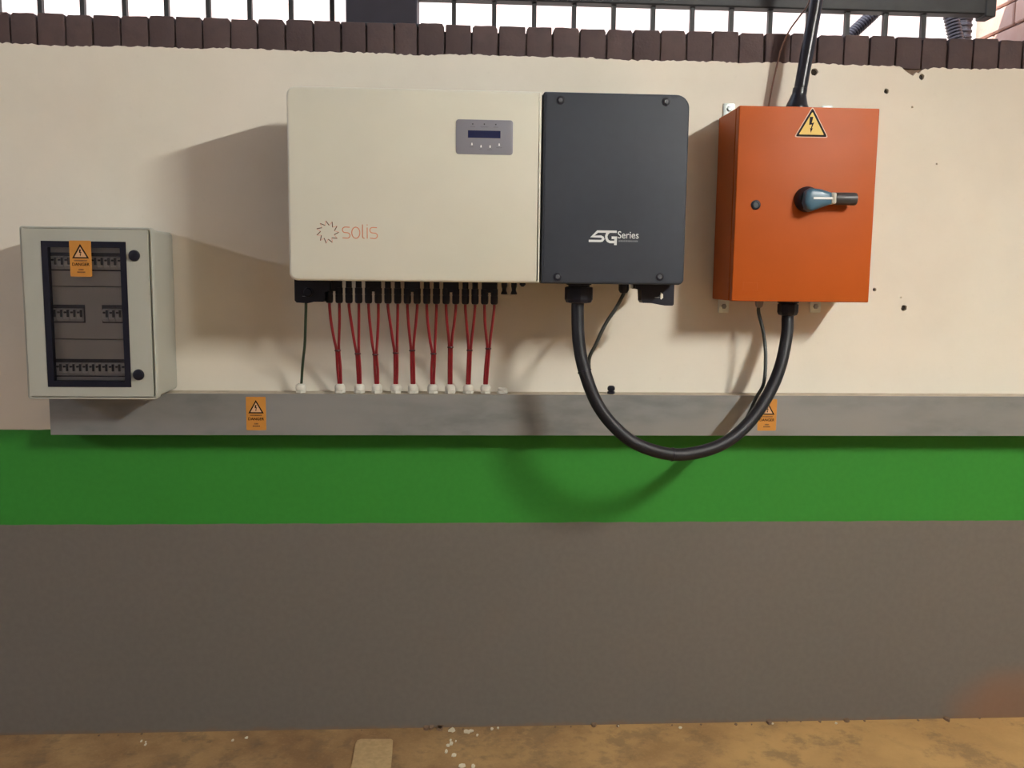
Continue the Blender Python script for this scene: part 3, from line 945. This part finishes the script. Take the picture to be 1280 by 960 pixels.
EARTH = [(0.4576, -0.251, 1.4112), (0.4566, -0.251, 1.4003), (0.437, -0.253, 1.3623), (0.4083, -0.256, 1.3175), (0.3822, -0.258, 1.2614), (0.3636, -0.255, 1.2048), (0.3891, -0.262, 1.0923), (0.4441, -0.275, 1.0227), (0.5097, -0.284, 0.9775), (0.6027, -0.285, 0.9525), (0.6919, -0.272, 0.9591), (0.7713, -0.25, 0.9851), (0.8315, -0.215, 1.04), (0.8702, -0.18, 1.0986), (0.9002, -0.157, 1.1409), (0.9105, -0.133, 1.2148), (0.9075, -0.116, 1.2828), (0.891, -0.11, 1.3477), (0.8915, -0.11, 1.372)]
ec = MB().tube(EARTH, 0.0052, 10, sub=6).build('earth_cable', mat('green_black_sheath', (0.014, 0.018, 0.015), 0.5), None, (0.59, -0.285, 0.95))
tag(ec, 'thin dark earth cable running behind the thick black loop into the orange box', 'cable')

# ------------------------------------------------------------------ orange isolator box
OX0, OX1, OZ0, OZ1, OD = 0.7774, 1.1774, 1.3840, 1.9265, 0.212
ob = thing('isolator_box', (0.9774, -0.10, 1.384), 'orange steel isolator box with rotary handle and key lock', 'electrical box')
MB().box(OX0, OX1, -0.179, -0.008, OZ0, OZ1, 0.003).build('body', M_orange, ob)
MB().box(OX0+0.012, OX1-0.012, -0.189, -0.178, OZ0+0.012, OZ1-0.012).build('door_seal', M_black, ob, smooth_deg=0)
dr = MB().plate(rrect(OX0-0.0005, OX1+0.0005, OZ0-0.0005, OZ1+0.0005, 0.003, 3), -OD, -0.1875, 0.0025, 3).build('door', M_orange, ob)
lk = MB().lathe([(0.0135, 0.002), (0.0135, -0.003), (0.011, -0.0045), (0.0085, -0.0045), (0.0080, -0.002)], (0.8346, -OD, 1.6551), 'y', 20).build('key_lock', M_black, dr)
MB().lathe([(0.0068, 0.0), (0.0068, -0.0032)], (0.8346, -OD, 1.6551), 'y', 14).build('lock_barrel', mat('lock_core', (0.05, 0.055, 0.065), 0.35, 0.5), dr)
em = MB()
em.ribbon([(0.8096, 1.4371), (0.8500, 1.4371), (0.8500, 1.4150), (0.8096, 1.4150)], 0.0022, -OD-0.0008, -OD+0.001, closed=True)
em.build('embossed_mark', M_orange, dr, smooth_deg=0)
# rotary handle
hd = MB().lathe([(0.0355, 0.001), (0.0355, -0.010), (0.0335, -0.014), (0.030, -0.024), (0.027, -0.027)], (0.9800, -OD, 1.6725), 'y', 28).build('rotary_handle', M_black, ob)
HP = [(0.9586, 1.6718), (0.9565, 1.660), (0.9655, 1.6436), (0.9789, 1.6360), (1.0094, 1.6479), (1.0365, 1.6571), (1.0348, 1.6889), (1.0068, 1.6973), (0.9754, 1.7010), (0.9612, 1.6912)]
MB().plate(HP, -OD-0.053, -OD-0.018, 0.012, 4).build('lever', M_teal, hd, smooth_deg=50)
MB().box(0.9800, 1.0350, -OD-0.0542, -OD-0.050, 1.6692, 1.6752, 0.0006).build('pointer_line', M_btn, hd)
MB().plate(rrect(1.0330, 1.0475, 1.6575, 1.6890, 0.004, 3), -OD-0.0515, -OD-0.020, 0.006, 3).build('white_band', M_glandw, hd)
MB().lathe([(0.0160, 0), (0.0172, 0.004), (0.0178, 0.055), (0.0170, 0.0615), (0.012, 0.0640)], (1.0460, -OD-0.034, 1.6730), 'x', 20).build('grip', M_grip, hd)
# mounting tabs
for x, z, s in ((0.8149, 1.3614, -1), (1.1047, 1.3641, -1), (0.8078, 1.9535, 1), (1.1100, 1.9535, 1)):
    t_ = MB()
    t_.plate(rrect(x-0.0165, x+0.0165, z-0.0195, z+0.0235, 0.003, 2) if s < 0 else rrect(x-0.0165, x+0.0165, z-0.028, z+0.0165, 0.003, 2), -0.0075, -0.0015, 0.001, 2)
    t_ = t_.build('mounting_tab', M_steel, ob)
    MB().lathe([(0.0085, 0), (0.0085, -0.003), (0.0060, -0.005), (0.0030, -0.0052)], (x, -0.0072, z), 'y', 6).build('bolt', mat('bolt_zinc', (0.30, 0.33, 0.33), 0.4, 0.7), t_)
# bottom glands
og = MB().lathe([(0.031, OZ0+0.002), (0.031, 1.3775), (0.027, 1.377), (0.027, 1.374)], (0.9790, -0.11, 0), 'z', 24).build('cable_gland', M_black, ob)
MB().lathe([(0.027, 1.3755), (0.0315, 1.3725), (0.0315, 1.350), (0.028, 1.342), (0.019, 1.339)], (0.9790, -0.11, 0), 'z', 10).build('gland_nut', M_black, og, smooth_deg=20)
MB().lathe([(0.0125, OZ0+0.002), (0.0125, 1.374), (0.0105, 1.366), (0.0065, 1.362)], (0.8915, -0.11, 0), 'z', 10).build('cable_gland', mat('grey_gland', (0.20, 0.17, 0.16), 0.5), ob)
# supply cable out of the top
sc_ = thing('supply_cable', (0.978, -0.11, OZ1), 'thick black supply cable rising from the top of the orange box', 'cable')
MB().tube([(0.9800, -0.11, OZ1+0.012), (0.9815, -0.11, 1.965), (0.9900, -0.11, 2.03), (1.0070, -0.11, 2.15), (1.0195, -0.11, 2.244), (1.036, -0.108, 2.38), (1.045, -0.10, 2.48), (1.046, -0.095, ZC-0.002)], 0.0188, 18, sub=6).build('cable', M_hshrink, sc_)
MB().tube([(0.9775, -0.11, OZ1+0.0005), (0.9778, -0.11, 1.945), (0.9790, -0.11, 1.957), (0.9805, -0.11, 1.969), (0.9822, -0.11, 1.981), (0.9840, -0.11, 1.994), (0.9842, -0.11, 1.9945)], 0.03, 20, sub=5,
          rfun=lambda t: 0.0335-0.012*max(0, min(1, (t-0.15)/0.5))**0.8-0.001*t).build('shrink_boot', M_hshrink, sc_)
wr = MB().tube([(0.922, -0.018, 1.935), (0.9240, -0.020, 1.9659), (0.9330, -0.022, 2.030), (0.9437, -0.028, 2.0939), (0.9500, -0.036, 2.130), (0.9640, -0.055, 2.172), (0.9830, -0.078, 2.205), (0.9985, -0.098, 2.232), (1.0030, -0.108, 2.262), (1.009, -0.116, 2.32), (1.018, -0.118, 2.42), (1.021, -0.118, 2.50), (1.021, -0.112, ZC-0.002)], 0.0026, 8, sub=6).build('thin_wire', M_wire, None, (0.922, -0.018, 1.935))
tag(wr, 'thin brown wire curving up to the black supply cable', 'wire')

# ------------------------------------------------------------------ distribution board
DX0, DX1, DZ0, DZ1, DD = -1.1909, -0.8403, 1.0942, 1.5674, 0.214
db = thing('distribution_board', (-1.016, -0.1, 1.0942), 'pale grey distribution board with a black framed window and two black latches', 'electrical box')
body = MB()
def rc(i, r, y):
    return [(x, y, z) for x, z in rrect(DX0+i, DX1-i, DZ0+i, DZ1-i, r, 5)]
rings = [rc(0.006, 0.008, -0.075), rc(0.006, 0.008, -DD+0.002), rc(0.004, 0.008, -DD), rc(0.001, 0.008, -DD), rc(0.0, 0.008, -DD+0.001), rc(0.0, 0.008, -DD+0.028), rc(0.004, 0.008, -DD+0.030),
         rc(0.005, 0.010, -0.022), rc(0.007, 0.012, -0.012), rc(0.012, 0.016, -0.005), rc(0.020, 0.02, -0.002)]
body.loft(rings)
body.build('body', M_board, db, smooth_deg=50)
# door with window opening
WX0, WX1, WZ0, WZ1 = -1.1335, -0.9085, 1.1290, 1.5282
door = MB()
o_out = rrect(DX0+0.003, DX1-0.009, DZ0+0.0075, DZ1-0.004, 0.004, 4)
ya, yb_ = -DD-0.004, -DD+0.012
def quadring(x0, x1, z0, z1, y): return [(x0, y, z0), (x1, y, z0), (x1, y, z1), (x0, y, z1)]
ox0, ox1, oz0, oz1 = DX0+0.0065, DX1-0.0095, DZ0+0.0085, DZ1-0.0065
for (x0, x1, z0, z1) in ((ox0, WX0+.004, oz0, oz1), (WX1-.004, ox1, oz0, oz1), (WX0+.004, WX1-.004, WZ1-.004, oz1), (WX0+.004, WX1-.004, oz0, WZ0+.004)):
    door.box(x0, x1, ya, yb_, z0, z1)
dbm = door.bm
bmesh.ops.remove_doubles(dbm, verts=dbm.verts, dist=1e-5)
dd_ = door.build('door', M_board, db, smooth_deg=0)
fr = MB()
t = 0.0165
for (x0, x1, z0, z1) in ((WX0, WX0+t, WZ0, WZ1), (WX1-t, WX1, WZ0, WZ1), (WX0+t, WX1-t, WZ1-t, WZ1), (WX0+t, WX1-t, WZ0, WZ0+t)):
    fr.box(x0, x1, ya-0.0015, yb_+0.002, z0, z1)
fr.build('window_frame', M_frame, dd_, smooth_deg=0)
MB().box(WX0+0.008, WX1-0.008, ya+0.005, ya+0.008, WZ0+0.008, WZ1-0.008).build('window_pane', M_glass, dd_, smooth_deg=0)
for x, z in ((-0.8870, 1.4914), (-0.8877, 1.1639)):
    MB().lathe([(0.0155, 0.001), (0.0155, -0.0025), (0.0138, -0.007), (0.0095, -0.0085), (0.003, -0.0088)], (x, ya, z), 'y', 22).build('latch', M_black, dd_)
# inner cover plates
yp = -0.182
for z0, z1 in ((1.1050, 1.2575), (1.2603, 1.4042), (1.4070, 1.5570)):
    MB().box(DX0+0.012, DX1-0.012, yp, yp+0.003, z0, z1, 0.0006).build('cover_plate', M_plate, db)
def breaker_row(x0, n, zc_):
    W = 0.0178
    MB().box(x0-0.003, x0+n*W+0.003, yp-0.0012, yp+0.001, zc_-0.0245, zc_+0.0255).build('breaker_slot', M_mcbdark, db, smooth_deg=0)
    for i in range(n):
        xa = x0+i*W
        bk = bpy.data.objects.new('circuit_breaker', BRK) if BRK else None
        C.objects.link(bk)
        bk.parent = db
        bk.location = Vector((xa, yp, zc_))-Vector(db['_o'])
        tg = bpy.data.objects.new('toggle', TOG)
        C.objects.link(tg)
        tg.parent = bk
b_ = MB()
W = 0.0178
b_.loft([[(0.0008, y, a), (W-0.0008, y, a), (W-0.0008, y, b), (0.0008, y, b)] for y, a, b in ((0.001, -0.0205, 0.0155), (-0.006, -0.0205, 0.0155), (-0.012, -0.013, 0.010))])
tmp = b_.build('circuit_breaker_mesh', M_mcb, None, smooth_deg=0)
BRK = tmp.data
bpy.data.objects.remove(tmp)
t_ = MB()
t_.box(0.0105, W-0.0010, -0.0135, -0.008, -0.008, 0.012, 0.001)
t_.box(0.0040, 0.0100, -0.0165, -0.010, 0.0025, 0.0075, 0.001)
tmp = t_.build('toggle_mesh', M_mcbdark, None, smooth_deg=0)
TOG = tmp.data
bpy.data.objects.remove(tmp)
breaker_row(-1.1400, 12, 1.4725)
breaker_row(-1.1310, 5, 1.3290)
breaker_row(-0.9900, 4, 1.3290)
breaker_row(-1.1400, 12, 1.1780)

# ------------------------------------------------------------------ warning stickers
BOLT = [(-0.30, 1.0), (0.20, 1.0), (0.02, 0.22), (0.36, 0.30), (0.05, -0.48), (0.22, -0.42), (-0.06, -1.0), (-0.20, -0.38), (-0.08, -0.46), (0.06, 0.02), (-0.36, -0.02)]
def danger_sticker(x0, x1, z0, z1, y, label):
    st = thing('warning_sticker', ((x0+x1)/2, y, z0), label, 'sticker', 'orange danger stickers')
    wd, h = x1-x0, z1-z0
    MB().plate(rrect(x0, x1, z0, z1, 0.003, 3), y-0.0006, y, 0.0003, 1).build('backing', M_sticker, st, smooth_deg=0)
    yy = y-0.0009
    cxm = (x0+x1)/2
    zt_, zb_ = z0+h*0.87, z0+h*0.525
    hw = wd*0.335
    MB().prism([(cxm-hw, zb_), (cxm+hw, zb_), (cxm, zt_)], yy+0.0001, yy+0.0004).build('triangle_field', mat('pale_orange_vinyl', (0.62, 0.36, 0.20), 0.5), st, smooth_deg=0)
    MB().ribbon([(cxm-hw, zb_), (cxm+hw, zb_), (cxm, zt_)], wd*0.062, yy-0.0003, yy+0.0003, closed=True).build('triangle_border', M_print, st, smooth_deg=0)
    s = h*0.095
    MB().prism([(cxm+a*s, zb_+h*0.135+b*s) for a, b in BOLT], yy-0.0003, yy+0.0003).build('lightning_bolt', M_print, st, smooth_deg=0)
    text_mesh('DANGER', x0+wd*0.10, x1-wd*0.10, z0+h*0.300, z0+h*0.385, yy, 'lettering', M_print, st, thick=0.0003, bold=0.015)
    pr = MB()
    rnd = random.Random(4)
    for zc_, fx, hh in ((0.445, 0.30, 0.035), (0.195, 0.11, 0.040), (0.125, 0.18, 0.040)):
        x = cxm-wd*fx
        while x < cxm+wd*fx-0.001:
            l = rnd.uniform(.0012, .0030)
            pr.box(x, min(x+l, cxm+wd*fx), yy-0.0002, yy+0.0003, z0+h*(zc_-hh/2), z0+h*(zc_+hh/2))
            x += l+0.0008
    pr.build('small_print', mat('brown_print', (0.11, 0.045, 0.015), 0.5), st, smooth_deg=0)
danger_sticker(-1.0585, -1.0005, 1.4326, 1.5300, ya-0.0017, 'orange danger sticker with triangle on the distribution board window')
danger_sticker(-0.6275, -0.5695, 0.9850, 1.0850, -TD-0.0002, 'orange danger sticker with triangle on the trunking between board and inverter')
danger_sticker(0.9110, 0.9690, 0.9860, 1.0835, -TD-0.0002, 'orange danger sticker on the trunking partly hidden by the black cable loop')
ts = thing('warning_sticker', (0.985, -OD, 1.8463), 'yellow triangular high voltage sticker on the orange box door', 'sticker')
TRI = [(0.9402, 1.8463), (1.0297, 1.8463), (0.9848, 1.9238)]
def tri(k):
    c0 = (sum(p[0] for p in TRI)/3, sum(p[1] for p in TRI)/3)
    return [(c0[0]+(p[0]-c0[0])*k, c0[1]+(p[1]-c0[1])*k) for p in TRI]
def soften(T, r):
    out = []
    for i in range(3):
        p = Vector(T[i]); a = Vector(T[i-1]); b = Vector(T[(i+1) % 3])
        e1 = (a-p).normalized(); e2 = (b-p).normalized()
        q0, q1 = p+e1*r, p+e2*r
        for k in range(5):
            t = k/4
            q = q0*(1-t)**2+p*2*t*(1-t)+q1*t*t
            out.append((q.x, q.y))
    return out
yo = -OD-0.0002
MB().prism(soften(tri(1.10), 0.008), yo-0.0004, yo).build('backing', mat('clear_edge', (0.55, 0.30, 0.16), 0.4), ts, smooth_deg=0)
MB().prism(soften(tri(1.02), 0.007), yo-0.0007, yo-0.0003).build('triangle_border', M_print, ts, smooth_deg=0)
MB().prism(soften(tri(0.80), 0.003), yo-0.0010, yo-0.0006).build('triangle_field', M_yellow, ts, smooth_deg=0)
MB().prism([(0.9838+a*0.0195, 1.8785+b*0.0215) for a, b in BOLT], yo-0.0013, yo-0.0009).build('lightning_bolt', M_print, ts, smooth_deg=0)

for o in bpy.data.objects:
    if '_o' in o:
        del o['_o']
